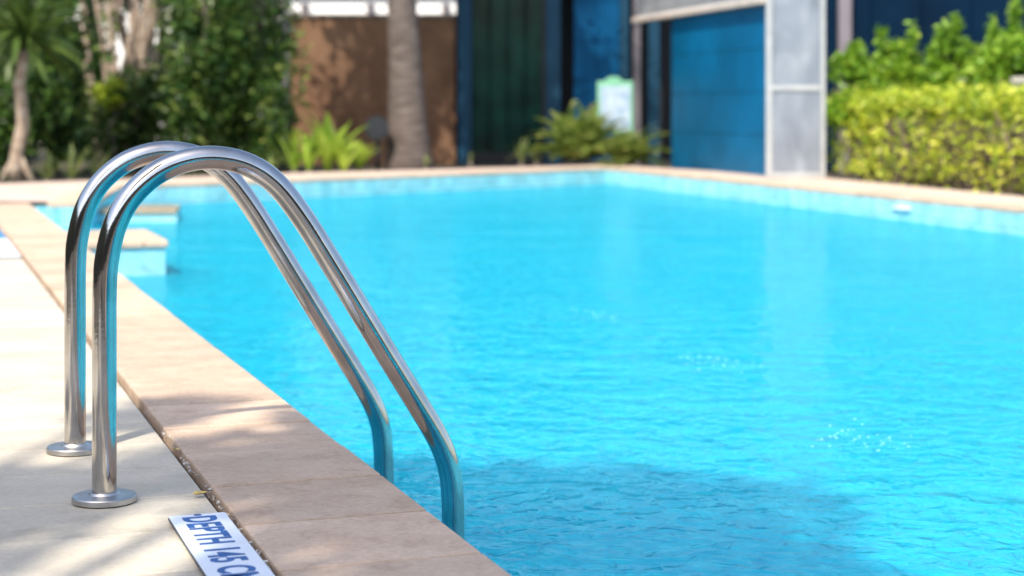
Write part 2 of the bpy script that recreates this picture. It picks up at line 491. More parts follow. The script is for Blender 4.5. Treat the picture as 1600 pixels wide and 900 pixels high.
# ------------------------------------------------------------------ the ladder
P0 = np.array(G(163, 782)[:2]); SP = np.array([-0.166, 0.450])
prof = [(0, 0), (0, .12), (0, .25), (.0005, .38), (.006, .44), (.022, .50), (.053, .55), (.100, .5885), (.154, .608), (.208, .610), (.261, .596), (.309, .563),
        (.357, .503), (.418, .407), (.467, .327), (.516, .247), (.578, .147), (.618, .080), (.640, .030), (.650, -.020), (.653, -.10), (.653, -.25), (.653, -.42)]
ladder = thing('pool_ladder', 'polished steel pool ladder with two arched handrails on the near stone edge', 'ladder', (P0[0], P0[1], 0))
prof_s = catmull(prof, 8)
for k in range(2):
    off = SP * k
    pts = [(off[0] + d_dir[0] * t, off[1] + d_dir[1] * t, h) for t, h in prof_s]
    mb = MB(); mb.tube(pts, 0.0217, 40); mb.build('handrail', M['steel'], ladder, True)
    # round floor flange: a stepped disc turned on a lathe
    ring = [(0.0218, 0.0165), (0.0255, 0.0165), (0.0285, 0.0125), (0.050, 0.0115), (0.0552, 0.0105), (0.0570, 0.0085), (0.0572, 0.0), (0.0218, 0.0)]
    n = 56; mb = MB(); vs = []; fs = []
    for r_, z_ in ring:
        for i in range(n):
            a = 2 * math.pi * i / n; vs.append((off[0] + r_ * math.cos(a), off[1] + r_ * math.sin(a), z_))
    for j in range(len(ring) - 1):
        for i in range(n): fs.append((j*n + i, (j+1)*n + i, (j+1)*n + (i+1) % n, j*n + (i+1) % n))
    mb.add(vs, fs)
    mb.build('base_flange', M['flange'], ladder, False)
mid = SP / 2 + d_dir * .653
for z_ in (-.20, -.38):
    mb = MB(); mb.box((mid[0], mid[1], z_), (0.43, 0.07, 0.02), Matrix.Rotation(math.atan2(SP[1], SP[0]), 3, 'Z'))
    mb.build('tread', M['flange'], ladder, False, .006, 2)

# ------------------------------------------------------------------ depth marker plates
def text_mesh(s, size, depth):
    c = bpy.data.curves.new('lettering', 'FONT'); c.body = s; c.size = size; c.extrude = depth; c.offset = size * 0.028; c.space_character = 1.06
    o = bpy.data.objects.new('lettering', c); COL.objects.link(o)
    dg = bpy.context.evaluated_depsgraph_get()
    me = bpy.data.meshes.new_from_object(o.evaluated_get(dg))
    bpy.data.objects.remove(o); bpy.data.curves.remove(c)
    return me
def depth_marker(label, corner, length, width, s, size, group, x_off=.004):
    # local x runs along the text (towards the camera), local y towards the pool
    ang = math.atan2(-e_dir[1], -e_dir[0])
    t = thing('depth_marker', label, 'sign', (corner[0], corner[1], 0), ang, group)
    mb = MB(); mb.box((length / 2, width / 2, 0.0035), (length, width, 0.005)); mb.build('plate_edge', M['plate_edge'], t, False, .0012, 1)
    mb = MB(); mb.box((length / 2, width / 2, 0.0072), (length - .002, width - .002, 0.0024)); mb.build('plate', M['white_plate'], t, False, .001, 1)
    me = text_mesh(s, size, 0.0003)
    xs = [v.co.y for v in me.vertices]; h = max(xs) - min(xs); x0 = min(v.co.x for v in me.vertices)
    k = 0.062 / h * (width / 0.105)
    for v in me.vertices: v.co = ((v.co.x - x0) * k * 0.80 + x_off, (v.co.y - min(xs)) * k + width * 0.20, v.co.z)
    me.materials.clear()
    o = link_mesh('lettering', me, M['blue_ink'], t); o.location = (0, 0, 0.0088)
    return t
# the plate's corner away from the camera and away from the pool
plate_w = 0.098
cA = Ledge(3.075) - d_dir * (CW + 0.013 + plate_w)
depth_marker('white enamel plate with blue letters reading DEPTH 145 CM beside the near rail flange', cA, 0.52, plate_w, '\u00b7DEPTH 145 CM', 0.08, 'depth markers set along the deck edge')
cB = Ledge(10.0) - d_dir * (CW + 0.02 + 0.15)
t2 = depth_marker('blurred white and blue depth plate far along the deck at the left frame edge', cB, 1.9, 0.15, '145', 0.08, 'depth markers set along the deck edge', 1.15)
mb = MB(); mb.box((0.36, 0.075, 0.0089), (0.70, 0.14, 0.0012)); mb.build('blue_panel', plain_mat('blue enamel', (0.03, 0.20, 0.42), .4), t2)

# crumbs and leaves in the open joint beside the coping
mb = MB()
for i in range(110):
    Y = rng.uniform(2.2, 4.3); Y = 3.0 + (Y - 3.0) * rng.uniform(.3, 1)
    c = Ledge(Y) - d_dir * (CW + 0.004 + rng.uniform(-.006, .008))
    s_ = rng.uniform(.001, .0045) ** 1.0
    mb.box((c[0], c[1], -.006 + rng.uniform(0, .007)), (s_ * rng.uniform(1, 2.2), s_, s_ * .8), Matrix.Rotation(rng.uniform(0, 3), 3, 'Z') @ Matrix.Rotation(rng.uniform(0, 1), 3, 'X'))
tag(mb.build('joint_crumbs', M['pebble']), None, None, None, 'stuff')
M['dry_leaf'] = plain_mat('dry leaf', (0.50, 0.38, 0.13), 0.7, 0, .3, 120)
def curled_leaf(p, s, rz, label):
    v = []; f = []
    for i in range(5):
        u = i / 4; wv = math.sin(math.pi * min(.97, u * .9 + .08)) * .32 * s; zc = .0025 + .35 * s * (u - .5) ** 2
        v += [((u - .5) * s, -wv, zc + wv * .5), ((u - .5) * s, 0, zc), ((u - .5) * s, wv, zc + wv * .6)]
    for i in range(4):
        for k in range(2): f.append((i*3 + k, i*3 + 3 + k, i*3 + 4 + k, i*3 + k + 1))
    mb = MB(); mb.add(v, f); o = mb.build('dry_leaf', M['dry_leaf'], None, True); o.location = (*p, 0.0); o.rotation_euler = (0, 0, rz)
    return tag(o, label, 'leaf', 'dry leaves lying by the open joint')
curled_leaf(G(313, 775)[:2], .030, .8, 'small curled yellow leaf on the deck between flange and depth plate')
curled_leaf(G(275, 705)[:2], .022, 2.1, 'tiny yellow leaf beside the open joint, farther from the plate')

# ------------------------------------------------------------------ small fittings of the pool
def ellipse_disc(name, label, cat, loc, r, th, m, normal, group=None, bevel=.004):
    t = thing(name, label, cat, loc, 0, group)
    mb = MB(); n = 24; q = Vector(normal).to_track_quat('Z', 'Y').to_matrix()
    for rr, z0, z1, nm, mm in ((r, 0, th, 'rim', m), (r * .72, th, th * 1.3, 'lens', m)):
        mb = MB(); mb.prism([(rr * math.cos(2*math.pi*i/n), rr * math.sin(2*math.pi*i/n)) for i in range(n)], z0, z1)
        mb.v = [tuple(q @ Vector(p)) for p in mb.v]
        mb.build(nm, mm, t, False, bevel, 1)
    return t
M['white_plastic'] = plain_mat('white plastic', (0.8, 0.82, 0.82), .35, 0, .04)
wl = at(1375, 336, 13.6)
s_along = float((np.array(wl[:2]) - PE).dot(r_dir)); wp = PE + r_dir * s_along; inw = np.array([r_dir[1], -r_dir[0]]);
if inw.dot(np.array([0, 8.]) - wp) < 0: inw = -inw
t = thing('skimmer_cover', 'small white oval cover on the far right pool wall above the water', 'cover', (wp[0] + inw[0] * .01, wp[1] + inw[1] * .01, -.083), math.atan2(r_dir[1], r_dir[0]))
mb = MB(); n = 20; mb.prism([(.14 * math.cos(2*math.pi*i/n), .016 * math.sin(2*math.pi*i/n)) for i in range(n)], -.02, .02)
mb.v = [(x, (z if True else 0), y) for x, y, z in mb.v]; mb.build('face', M['white_plastic'], t, False, .003, 1)

mb = MB()  # pale flecks on the water, modelled and coloured to stand in for sun glints
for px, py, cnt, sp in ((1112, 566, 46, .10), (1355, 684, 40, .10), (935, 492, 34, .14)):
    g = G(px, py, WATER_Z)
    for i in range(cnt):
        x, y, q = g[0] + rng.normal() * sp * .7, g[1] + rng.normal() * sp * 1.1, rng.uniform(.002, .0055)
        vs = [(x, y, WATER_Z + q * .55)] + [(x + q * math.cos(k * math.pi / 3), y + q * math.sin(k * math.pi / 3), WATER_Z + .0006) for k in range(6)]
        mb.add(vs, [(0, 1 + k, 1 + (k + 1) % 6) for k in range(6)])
M['glint'] = plain_mat('pale glint', (.30, .62, .70), .3, 0, .04)
tag(mb.build('water_glints', M['glint'], None, True), None, None, None, 'stuff')
# ------------------------------------------------------------------ foliage helpers
def leaf_cloud(n, sampler, size, aspect=0.45, up=0.3, rng_=None, droop=0.25):
    """n separate folded leaves (two quads each, one island) as arrays"""
    r = rng_ or rng
    c = sampler(n); n = len(c)
    s = size * r.uniform(0.6, 1.35, n)
    t = r.normal(size=(n, 3)); t[:, 2] = t[:, 2] * 0.7 - droop; t /= np.linalg.norm(t, axis=1)[:, None]
    nn = r.normal(size=(n, 3)) * 0.8; nn[:, 2] += up * 3
    b = np.cross(nn, t); b /= np.linalg.norm(b, axis=1)[:, None] + 1e-9
    up_ = np.cross(t, b)
    a = s[:, None]
    base = c - t * a * .5; tip = c + t * a * .5; midp = c + up_ * a * -.06
    l = c + b * a * aspect * .5 + up_ * a * .06; q = c - b * a * aspect * .5 + up_ * a * .06
    v = np.stack([base, l, tip, q], 1).reshape(-1, 3)
    f = np.arange(n * 4).reshape(n, 4)
    return v, f
def blob_sampler(blobs, shell=0.55, rng_=None):
    r = rng_ or rng
    W = np.array([b[3] * b[4] * b[5] for b in blobs]) ** 0.8; W = W / W.sum()
    B = np.array([b[:6] for b in blobs])
    def f(n):
        k = r.choice(len(B), n, p=W)
        u = r.normal(size=(n, 3)); u /= np.linalg.norm(u, axis=1)[:, None]
        rad = shell + (1 - shell) * r.uniform(0, 1, n) ** .5
        rad *= 1 + .12 * r.normal(size=n)
        return B[k, :3] + u * rad[:, None] * B[k, 3:]
    return f
def box_sampler(o, ax, ay, az, n_face=0.75, rough=.05, rng_=None):
    r = rng_ or rng
    def f(n):
        u = r.uniform(0, 1, (n, 3))
        on = r.uniform(0, 1, n) < n_face
        side = r.integers(0, 3, n)
        for i in range(3):
            mk = on & (side == i)
            u[mk, i] = np.where(i == 2, 1.0, np.round(u[mk, i])) - r.uniform(-.03, .12, mk.sum()) * np.sign(np.where(i == 2, 1.0, np.round(u[mk, i])) - .5)
        return np.asarray(o) + u[:, :1] * ax + u[:, 1:2] * ay + u[:, 2:] * az + r.normal(size=(n, 3)) * rough * .4
    return f
LM = {}
LM['dark'] = leaf_mat('dark green leaves', [(0, (0.013, 0.038, 0.010)), (.5, (0.036, 0.094, 0.018)), (.8, (0.10, 0.18, 0.036)), (1, (0.28, 0.33, 0.09))])
LM['mid'] = leaf_mat('mid green leaves', [(0, (0.022, 0.06, 0.010)), (.5, (0.055, 0.12, 0.02)), (1, (0.14, 0.22, 0.04))])
LM['yellow'] = leaf_mat('yellow green leaves', [(0, (0.14, 0.25, 0.02)), (.35, (0.34, 0.44, 0.03)), (.75, (0.58, 0.63, 0.06)), (1, (0.72, 0.72, 0.18))], .4)
LM['lime'] = leaf_mat('lime green leaves', [(0, (0.08, 0.18, 0.015)), (.5, (0.19, 0.36, 0.025)), (1, (0.34, 0.48, 0.06))], .4)
LM['fern'] = leaf_mat('olive fern leaves', [(0, (0.07, 0.12, 0.022)), (.5, (0.18, 0.26, 0.045)), (.9, (0.30, 0.36, 0.08)), (1, (0.48, 0.36, 0.17))], .35)
LM['strap'] = leaf_mat('bright strap leaves', [(0, (0.22, 0.36, 0.04)), (1, (0.42, 0.56, 0.09))], .4, .35)
LM['strap_pale'] = leaf_mat('pale strap leaves', [(0, (0.14, 0.20, 0.06)), (1, (0.30, 0.34, 0.12))], .35, .4)
LM['pandan'] = leaf_mat('screw palm leaves', [(0, (0.03, 0.065, 0.012)), (1, (0.10, 0.15, 0.035))], .3, .4)
M['bark'] = stone_mat('grey brown bark', (0.10, 0.075, 0.055), (0.19, 0.15, 0.12), (0.30, 0.25, 0.20), .9, 40, 5.0, 0, .8, 0, (1, 1, 3.0))
M['palm_bark'] = stone_mat('palm bark', (0.055, 0.04, 0.032), (0.10, 0.077, 0.065), (0.16, 0.13, 0.112), .9, 30, 4.0, 0, .9, 0, (1, 1, 5.0))
M['pale_bark'] = stone_mat('pale bark', (0.20, 0.135, 0.09), (0.33, 0.255, 0.19), (0.46, 0.39, 0.32), .85, 40, 6.0, 0, .6, 0, (1, 1, 2.0))
M['twig'] = stone_mat('purple brown twigs', (0.10, 0.065, 0.06), (0.17, 0.11, 0.10), (0.24, 0.17, 0.15), .9, 40, 6.0, 0, .3)

def limbs(mb, base, top, r0, r1, n_limb, spread, rng_, wob=.06, n=9):
    base, top = Vector(base), Vector(top)
    pts = []
    for i in range(7):
        u = i / 6; p = base.lerp(top, u) + Vector((rng_.normal() * wob * u, rng_.normal() * wob * u, 0)); pts.append(p)
    mb.tube(pts, [r0 + (r1 - r0) * (i / 6) + (r0 * .35 if i == 0 else 0) for i in range(7)], n)
    for k in range(n_limb):
        u = rng_.uniform(.45, 1.0); s = pts[min(6, int(u * 6))]
        a = rng_.uniform(0, 2 * math.pi); L = spread * rng_.uniform(.5, 1.0)
        e = s + Vector((math.cos(a) * L, math.sin(a) * L, L * rng_.uniform(.3, .9)))
        m_ = s.lerp(e, .5) + Vector((0, 0, .12 * L))
        mb.tube([s, m_, e], [r1 * .8, r1 * .5, r1 * .15], 6)
def tree(name, label, cat, base, top_h, blobs, n_leaf, size, lm, bark, r0=.08, group=None, n_limb=6, aspect=.45, seed=1, shell=.5, wob=.06):
    r = np.random.default_rng(seed)
    t = thing(name, label, cat, tuple(base), 0, group)
    mb = MB(); limbs(mb, (0, 0, -.05), (0, 0, top_h), r0, r0 * .5, n_limb, max(b[3] for b in blobs) * .8, r, wob)
    mb.build('trunk', bark, t, True)
    v, f = leaf_cloud(n_leaf, blob_sampler(blobs, shell, r), size, aspect, .3, r)
    v = v[:, :]; 
    from_np('crown', v, f, lm, t)
    return t
def clumpy(cx, cy, cz, rx, ry, rz, n, r, k=.42):
    out = []
    for i in range(n):
        u = r.normal(size=3); u /= np.linalg.norm(u); q = r.uniform(.35, .95)
        s = k * r.uniform(.7, 1.3)
        out.append((cx + u[0]*rx*q, cy + u[1]*ry*q, cz + u[2]*rz*q, rx*s, ry*s, rz*s))
    return out

# ------------------------------------------------------------------ left garden
garden = [
    # px, depth, width, height, leaves, material, leaf size, name, label
    (-60, 18.2, 1.1, 2.6, 5200, 'mid', .11, 'broad shrub with sunlit green leaves at the left frame edge'),
    (85, 19.6, .62, 3.3, 4600, 'dark', .12, 'dark green shrub right behind the screw palm trunk'),
    (215, 21.3, .80, 1.35, 3800, 'dark', .11, 'low dark shrub in front of the pale tangled trunks'),
    (318, 20.6, .62, 2.9, 5000, 'dark', .11, 'dark bushy shrub behind the tops of the handrails'),
    (432, 20.5, .26, 1.1, 1500, 'dark', .09, 'small dark shrub at the foot of the left wall post'),
    (15, 19.9, .6, 1.7, 3000, 'mid', .10, 'green shrub behind the screw palm foot'),
    (408, 20.8, .56, 3.4, 6500, 'dark', .10, 'tall dense dark shrub against the left post of the brown wall'),
]
for k, (px, Y, rw, h, nl, lm, ls, lab) in enumerate(garden):
    r = np.random.default_rng(20 + k)
    base = Vector(((px - 800) / FPX * Y, Y, -.06))
    bl = clumpy(0, 0, h * .52, rw, .7, h * .5, 26, r) + clumpy(0, -.1, h * .25, rw * .9, .6, h * .25, 10, r)
    tree('garden_shrub', lab, 'shrub', base, h * .75, bl, nl, ls, LM[lm], M['bark'], .05, 'shrubs of the left garden', 5, .5, 40 + k, .35)
# pale tangled trunks with light gaps
t = thing('tangled_tree', 'pale twisted trunks and hanging roots rising behind the low dark shrub', 'tree', tuple(Vector(((200 - 800) / FPX * 22.6, 22.6, -.06))))
r = np.random.default_rng(5); mb = MB()
for i in range(17):
    x0, x1 = r.normal() * .30, r.normal() * .55
    y0 = r.normal() * .25
    pts = [(x0 + (x1 - x0) * u + .10 * math.sin(5 * u + i), y0 + .15 * math.sin(4 * u + 2 * i), 4.2 * u) for u in np.linspace(0, 1, 12)]
    rr = r.uniform(.022, .06)
    mb.tube(pts, [rr * (1.25 - .5 * u) for u in np.linspace(0, 1, 12)], 8)
mb.build('trunk', M['pale_bark'], t, True)
v, f = leaf_cloud(1400, blob_sampler(clumpy(0, 0, 4.3, 1.6, 1.2, .9, 14, r), .4, r), .14, .45, .3, r)
from_np('crown', v, f, LM['mid'], t)
# the bright yellow-green tuft before it
r = np.random.default_rng(9)
b = Vector(((178 - 800) / FPX * 20.9, 20.9, -.06))
tree('golden_shrub', 'small sunlit yellow green shrub below the pale trunks', 'shrub', b, .8, clumpy(0, 0, .98, .26, .2, .16, 8, r), 420, .09, LM['yellow'], M['bark'], .03, None, 4, .5, 77)

for k, (x, y, rw, h, lab) in enumerate([(-7.6, 24.4, 1.3, 3.2, 'dark tree at the back of the garden behind the screw palm'), (-3.95, 23.6, 1.0, 3.4, 'dark shrub wall behind the bushes left of the brown wall'), (-6.25, 25.0, .55, 1.9, 'dark shrub filling the gap under the pale trunks')]):
    r = np.random.default_rng(140 + k)
    tree('backdrop_shrub', lab, 'shrub', Vector((x, y, -.06)), h * .7, clumpy(0, 0, h * .5, rw, .6, h * .5, 24, r, .5), int(4200 * rw), .17, LM['dark'], M['bark'], .06, 'dark shrubs at the back of the garden', 5, .6, 150 + k, .1)
# strap-leaved plants and the screw palm: every leaf its own object
def strap_mesh(name, L, wd, arch, lm, seg=6, fold=.18):
    v = []; f = []
    for i in range(seg + 1):
        u = i / seg
        x = L * (u - .18 * arch * u * u); z = L * (arch * (.95 * u - 1.0 * u * u))
        ww = wd * (0.45 + 1.1 * u if u < .5 else 1.0) * (1 - max(0, (u - .55) / .45) ** 1.6) * .5 + .001
        v += [(x, -ww, z + fold * ww), (x, 0, z), (x, ww, z + fold * ww)]
    for i in range(seg):
        for k in range(2): f.append((i*3 + k, i*3 + 3 + k, i*3 + 4 + k, i*3 + k + 1))
    me = bpy.data.meshes.new(name); me.from_pydata(v, [], f); me.update(); me.materials.append(lm)
    me.polygons.foreach_set('use_smooth', [True] * len(me.polygons))
    return me
SM = {k: [strap_mesh('leaf', 1.0, wd, a, LM[lm]) for a in (.15, .35, .6)] for k, lm, wd in (('strap', 'strap', .15), ('pale', 'strap_pale', .085), ('pandan', 'pandan', .055), ('frond', 'fern', .05))}
def rosette(name, label, cat, base, n, L, kind, el=(25, 80), seed=1, group=None, z0=0.0, fan=None):
    r = np.random.default_rng(seed)
    t = thing(name, label, cat, tuple(base), 0, group)
    mb = MB(); mb.tube([(0, 0, -.05), (0, 0, z0 + .02), (0, 0, z0 + .08)], [.03, .035, .012], 7); mb.build('stem', M['bark'], t, True)
    for i in range(n):
        o = bpy.data.objects.new('leaf', SM[kind][r.integers(0, 3)]); COL.objects.link(o); o.parent = t
        s = L * r.uniform(.7, 1.15)
        o.scale = (s, s * r.uniform(.8, 1.2), s)
        az = r.uniform(0, 2 * math.pi) if fan is None else r.uniform(*fan)
        o.rotation_euler = (0, -R(r.uniform(*el)), az)
        o.location = (0, 0, z0 + .02)
    return t
for k, (px, Y, n, L, kind, lab) in enumerate([
    (460, 19.4, 15, .60, 'strap', 'low bright green strap leaved plant left of its taller neighbour by the brown wall'),
    (512, 19.5, 20, .72, 'strap', 'bright green plant with the tallest upright strap leaves in front of the brown wall'),
    (483, 19.3, 12, .50, 'strap', 'low bright strap leaved plant squeezed between two taller ones by the brown wall'),
    (536, 19.4, 12, .52, 'strap', 'spreading bright strap leaved plant right of the tallest one'),
    (560, 19.7, 11, .45, 'strap', 'short green strap leaved plant near the foot of the palm trunk')]):
    rosette('strap_plant', lab, 'plant', ((px - 800) / FPX * Y, Y, -.05), n, L, kind, (40, 82), 60 + k, 'bright strap plants before the brown wall')
for k, (px, Y, n, L, lab) in enumerate([
    (-30, 16.7, 14, .55, 'pale spiky plant at the far left frame edge'),
    (75, 17.0, 10, .36, 'low pale spiky plant just right of the screw palm foot'),
    (112, 17.2, 12, .42, 'pale spiky plant left of the far handrail'),
    (150, 17.6, 9, .36, 'spiky plant half hidden behind the far handrail'),
    (425, 18.9, 8, .30, 'small plant where the near handrail crosses the stone edge')]):
    rosette('spiky_plant', lab, 'plant', ((px - 800) / FPX * Y, Y, -.05), n, L, 'pale', (35, 85), 80 + k, 'spiky plants along the left border')
# screw palm
base = G(30, 287); Y = 16.9; base = Vector(((28 - 800) / FPX * Y, Y, -.05))
t = thing('screw_palm', 'slender screw palm with a curved grey trunk and a tuft of narrow leaves', 'palm', tuple(base))
def rel(px, py): return tuple(at(px, py, Y) - base)
mb = MB(); mb.tube([rel(26, 282), rel(24, 258), rel(28, 230), rel(36, 195), rel(33, 160), rel(30, 130), rel(36, 95), rel(38, 78)], [.075, .066, .062, .064, .058, .056, .052, .05], 10)
mb.build('trunk', M['pale_bark'], t, True)
for q in ([rel(28, 236), rel(42, 268), rel(56, 292)], [rel(25, 240), rel(10, 268), rel(0, 290)]):
    mb = MB(); mb.tube(q, [.03, .028, .03], 8); mb.build('prop_root', M['pale_bark'], t, True)
r = np.random.default_rng(3)
for i in range(130):
    o = bpy.data.objects.new('leaf', SM['pandan'][r.integers(0, 3)]); COL.objects.link(o); o.parent = t
    s = r.uniform(.5, .85); o.scale = (s, s * 1.5, s)
    o.location = Vector(rel(36, 62)) + Vector((r.normal() * .03, r.normal() * .03, r.uniform(-.06, .10)))
    o.rotation_euler = (r.normal() * .3, -R(r.uniform(-50, 80)), r.uniform(0, 6.28))

# ------------------------------------------------------------------ brown wall, palm and lamp
M['rust'] = stone_mat('rust brown render', (0.11, 0.052, 0.025), (0.17, 0.086, 0.043), (0.22, 0.12, 0.065), .85, 25, 1.6, 0, .25)
WY = 23.4
bw = thing('brown_wall', 'rust brown rendered garden wall behind the palm trunk', 'wall', ((580 - 800) / FPX * WY, WY, -.06))
def bx(mbx, px0, px1, y_top, Y, th, zb=0.0, org=None, ztop=None):
    x0, x1 = (px0 - 800) / FPX * Y, (px1 - 800) / FPX * Y
    zt = ztop if ztop is not None else CH - (y_top - HOR) / FPX * Y + .06
    mbx.box(((x0 + x1) / 2 - org[0], Y + th / 2 - org[1], (zb + zt) / 2), (x1 - x0, th, zt - zb))
mb = MB(); bx(mb, 452, 712, 28, WY, .18, 0, bw.location); mb.build('wall_panel', M['rust'], bw, False, .01, 1)
mb = MB(); bx(mb, 440, 452, -60, WY - .03, .12, 0, bw.location); mb.build('post', plain_mat('grey post', (.22, .20, .22), .6), bw, False, .008, 1)
mb = MB(); x0, x1 = (452 - 800) / FPX * WY, (712 - 800) / FPX * WY
mb.box(((x0 + x1) / 2 - bw.location.x, .09, CH - (25 - HOR) / FPX * WY + .06 + .0), (x1 - x0, .24, .05)); mb.build('wall_cap', M['bark'], bw, False, .008, 1)
# white house beyond
M['mauve'] = plain_mat('grey mauve paint', (.11, .095, .105), .55, 0, .1)
M['white_wall'] = plain_mat('white render', (.80, .79, .76), .8, 0, .05, 1.0)
M['dark_glass'] = plain_mat('dark window glass', (.03, .04, .05), .08, 0, .2, 2.0)
hs = thing('white_house', 'sunlit white house glimpsed above the brown wall and between the pale trunks', 'house', (-4.5, 34, -.06))
mb = MB(); mb.box((0, 2, 1.48), (13.5, 4, 2.96)); mb.build('wall', M['white_wall'], hs)
for x_ in (-4.6, -2.4, .1, 2.6, 4.9):
    mb = MB(); mb.box((x_, -.02, 1.45), (.75, .10, 1.2)); fo = mb.build('window', M['white_plastic'], hs)
    mb = MB(); mb.box((x_, -.075, 1.45), (.62, .03, 1.06)); mb.build('pane', M['dark_glass'], fo)
mb = MB(); mb.box((0, 2, 3.17), (14.2, 4.2, .40)); mb.build('roof', M['mauve'], hs)
for x_ in (-5.2, .43, 1.72, 3.2):
    mb = MB(); mb.box((x_, -.07, 1.42), (.13, .12, 2.83)); mb.build('downpipe', M['mauve'], hs)
# palm
PY = 20.9; pb = Vector(((640 - 800) / FPX * PY, PY, -.06))
palm = thing('palm_tree', 'thick grey brown palm trunk with a flared foot in front of the brown wall', 'palm', tuple(pb))
mb = MB(); pts = []; rad = []
for i in range(60):
    z = i / 59 * 5.4; pts.append((.02 * math.sin(z) - .062 * z + .004 * z * z, 0, z))
    rad.append((.245 + .07 * math.exp(-z * 2.6) - .034 * min(z, 2.4)) * (1 + .035 * math.sin(z * 38)))
mb.tube(pts, rad, 20); mb.build('trunk', M['palm_bark'], palm, True)
r = np.random.default_rng(12); 
fr_me = []
for k in range(3):
    v = []; f = []
    L = 2.5; droop = (.35, .6, .9)[k]
    def spine(u): return np.array([L * (u - .15 * droop * u * u), 0, L * (.42 * u - droop * u * u)])
    for i in range(34):
        u = .12 + .88 * i / 33
        p = spine(u); ll = .62 * math.sin(math.pi * min(.96, .15 + u * .8)) + .08
        for s_ in (-1, 1):
            tipp = p + np.array([.35 * ll, s_ * ll * .85, -.30 * ll * (0.6 + droop)]); m_ = (p + tipp) / 2 + np.array([0, 0, .03])
            b0 = len(v); v += [tuple(p), tuple(m_ + np.array([.022, 0, 0])), tuple(tipp), tuple(m_ - np.array([.022, 0, 0]))]; f.append((b0, b0+1, b0+2, b0+3))
    for i in range(12):
        p, q = spine(i / 12), spine((i + 1) / 12); b0 = len(v)
        v += [(p[0], -.02, p[2]), (p[0], .02, p[2]), (q[0], .018, q[2]), (q[0], -.018, q[2])]; f.append((b0, b0+1, b0+2, b0+3))
    me = bpy.data.meshes.new('frond'); me.from_pydata(v, [], f); me.update(); me.materials.append(LM['mid']); fr_me.append(me)
for i in range(26):
    o = bpy.data.objects.new('frond', fr_me[i % 3]); COL.objects.link(o); o.parent = palm
    o.location = pts[-1]; o.rotation_euler = (0, -R(r.uniform(-18, 62)), i * 2.4 + r.normal() * .2); s = r.uniform(.85, 1.15); o.scale = (s, s, s)
# dark round lamp by the trunk
M['black'] = plain_mat('black metal', (.012, .013, .016), .4, .0, .2)
LY = 20.6; lb = Vector(((590 - 800) / FPX * LY, LY, -.06))
lamp = thing('garden_lamp', 'dark round garden floodlight on a short stake left of the palm trunk', 'lamp', tuple(lb))
zc = CH - (200 - HOR) / FPX * LY + .06
mb = MB(); mb.tube([(0, 0, 0), (0, 0, zc - .1)], .025, 8); mb.build('stake', M['black'], lamp, True)
mb = MB(); mb.tube([(0, .16, zc), (0, .12, zc), (0, .0, zc), (0, -.10, zc)], [.05, .10, .135, .145], 18); mb.build('housing', M['black'], lamp, False)
mb = MB(); mb.tube([(0, -.101, zc), (0, -.108, zc)], [.125, .125], 18); mb.build('lens', M['black'], lamp, False)

# ------------------------------------------------------------------ blue pool house behind the far corner
def glass(name, c, rough=.12, spec=.5, var=.2, sc=1.2):
    m, nt, p = mat(name)
    v = coords(nt, (1, 1, 1))
    n1 = N(nt, 'ShaderNodeTexNoise', Scale=sc, Detail=3.0); nt.links.new(v, n1.inputs['Vector'])
    nt.links.new(ramp(nt, n1.outputs[0], [(.3, tuple(x * (1 - var) for x in c)), (.7, tuple(x * (1 + var) for x in c))]), p.inputs['Base Color'])
    p.inputs['Roughness'].default_value = rough; p.inputs['Specular IOR Level'].default_value = spec
    return m
M['green_glass'] = glass('dark green glass', (.004, .028, .019), .2, .18, .6, 2.2)
M['blue_panel'] = glass('blue enamelled panel', (.001, .062, .155), .5, .10, .22)
M['teal_panel'] = glass('teal blue tile', (.001, .086, .185), .45, .14, .32, .8)
M['steel_blue'] = plain_mat('steel blue paint', (.010, .045, .082), .5, 0, .1, 4, 0, .15)
M['navy'] = glass('navy panel', (.001, .012, .032), .5, .07, .25)
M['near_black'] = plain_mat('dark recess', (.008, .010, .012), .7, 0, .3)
FY = 23.2
ph = thing('pool_house', 'blue and dark glass pool house front behind the far pool corner', 'building', ((850 - 800) / FPX * FY, FY, -.06))
PO = ph.location
TOP = 2.75
def part(name, px0, px1, m, dy=0.0, th=.08, zb=0.0, zt=TOP, bevel=.006, par=None):
    mb = MB(); bx(mb, px0, px1, 0, FY + dy, th, zb, PO, zt)
    return mb.build(name, m, ph, False, bevel, 1)
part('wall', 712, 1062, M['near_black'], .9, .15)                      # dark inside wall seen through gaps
part('roof', 706, 1066, M['steel_blue'], -.25, 1.6, TOP + .002, TOP + .16)
part('floor_slab', 712, 1062, M['near_black'], -.02, .90, 0, .06)
part('post', 716, 737, M['steel_blue'], -.04, .12)
for a, b_ in ((738, 764), (766, 792), (794, 820), (822, 846)):
    p_ = part('glass_panel', a, b_, M['green_glass'], .0, .03, .18)
part('rail', 737, 848, M['near_black'], -.015, .06, .06, .178)
part('post', 853, 876, M['steel_blue'], -.04, .12)
part('post', 846.5, 852.5, M['near_black'], -.02, .08)
# blue wall: courses of large panels
zc0 = .06
for j in range(5):
    zt_ = min(TOP, zc0 + .535)
    for a, b_ in ((897, 932), (932.6, 968)):
        part('wall_panel', a, b_, M['blue_panel'], .02, .05, zc0 + .003, zt_ - .003, .004)
    zc0 += .535
part('post', 969, 983, M['steel_blue'], -.04, .12)
part('post', 990, 1001, M['mauve'], -.35, .12)
part('post', 1013, 1031, M['steel_blue'], -.04, .12)

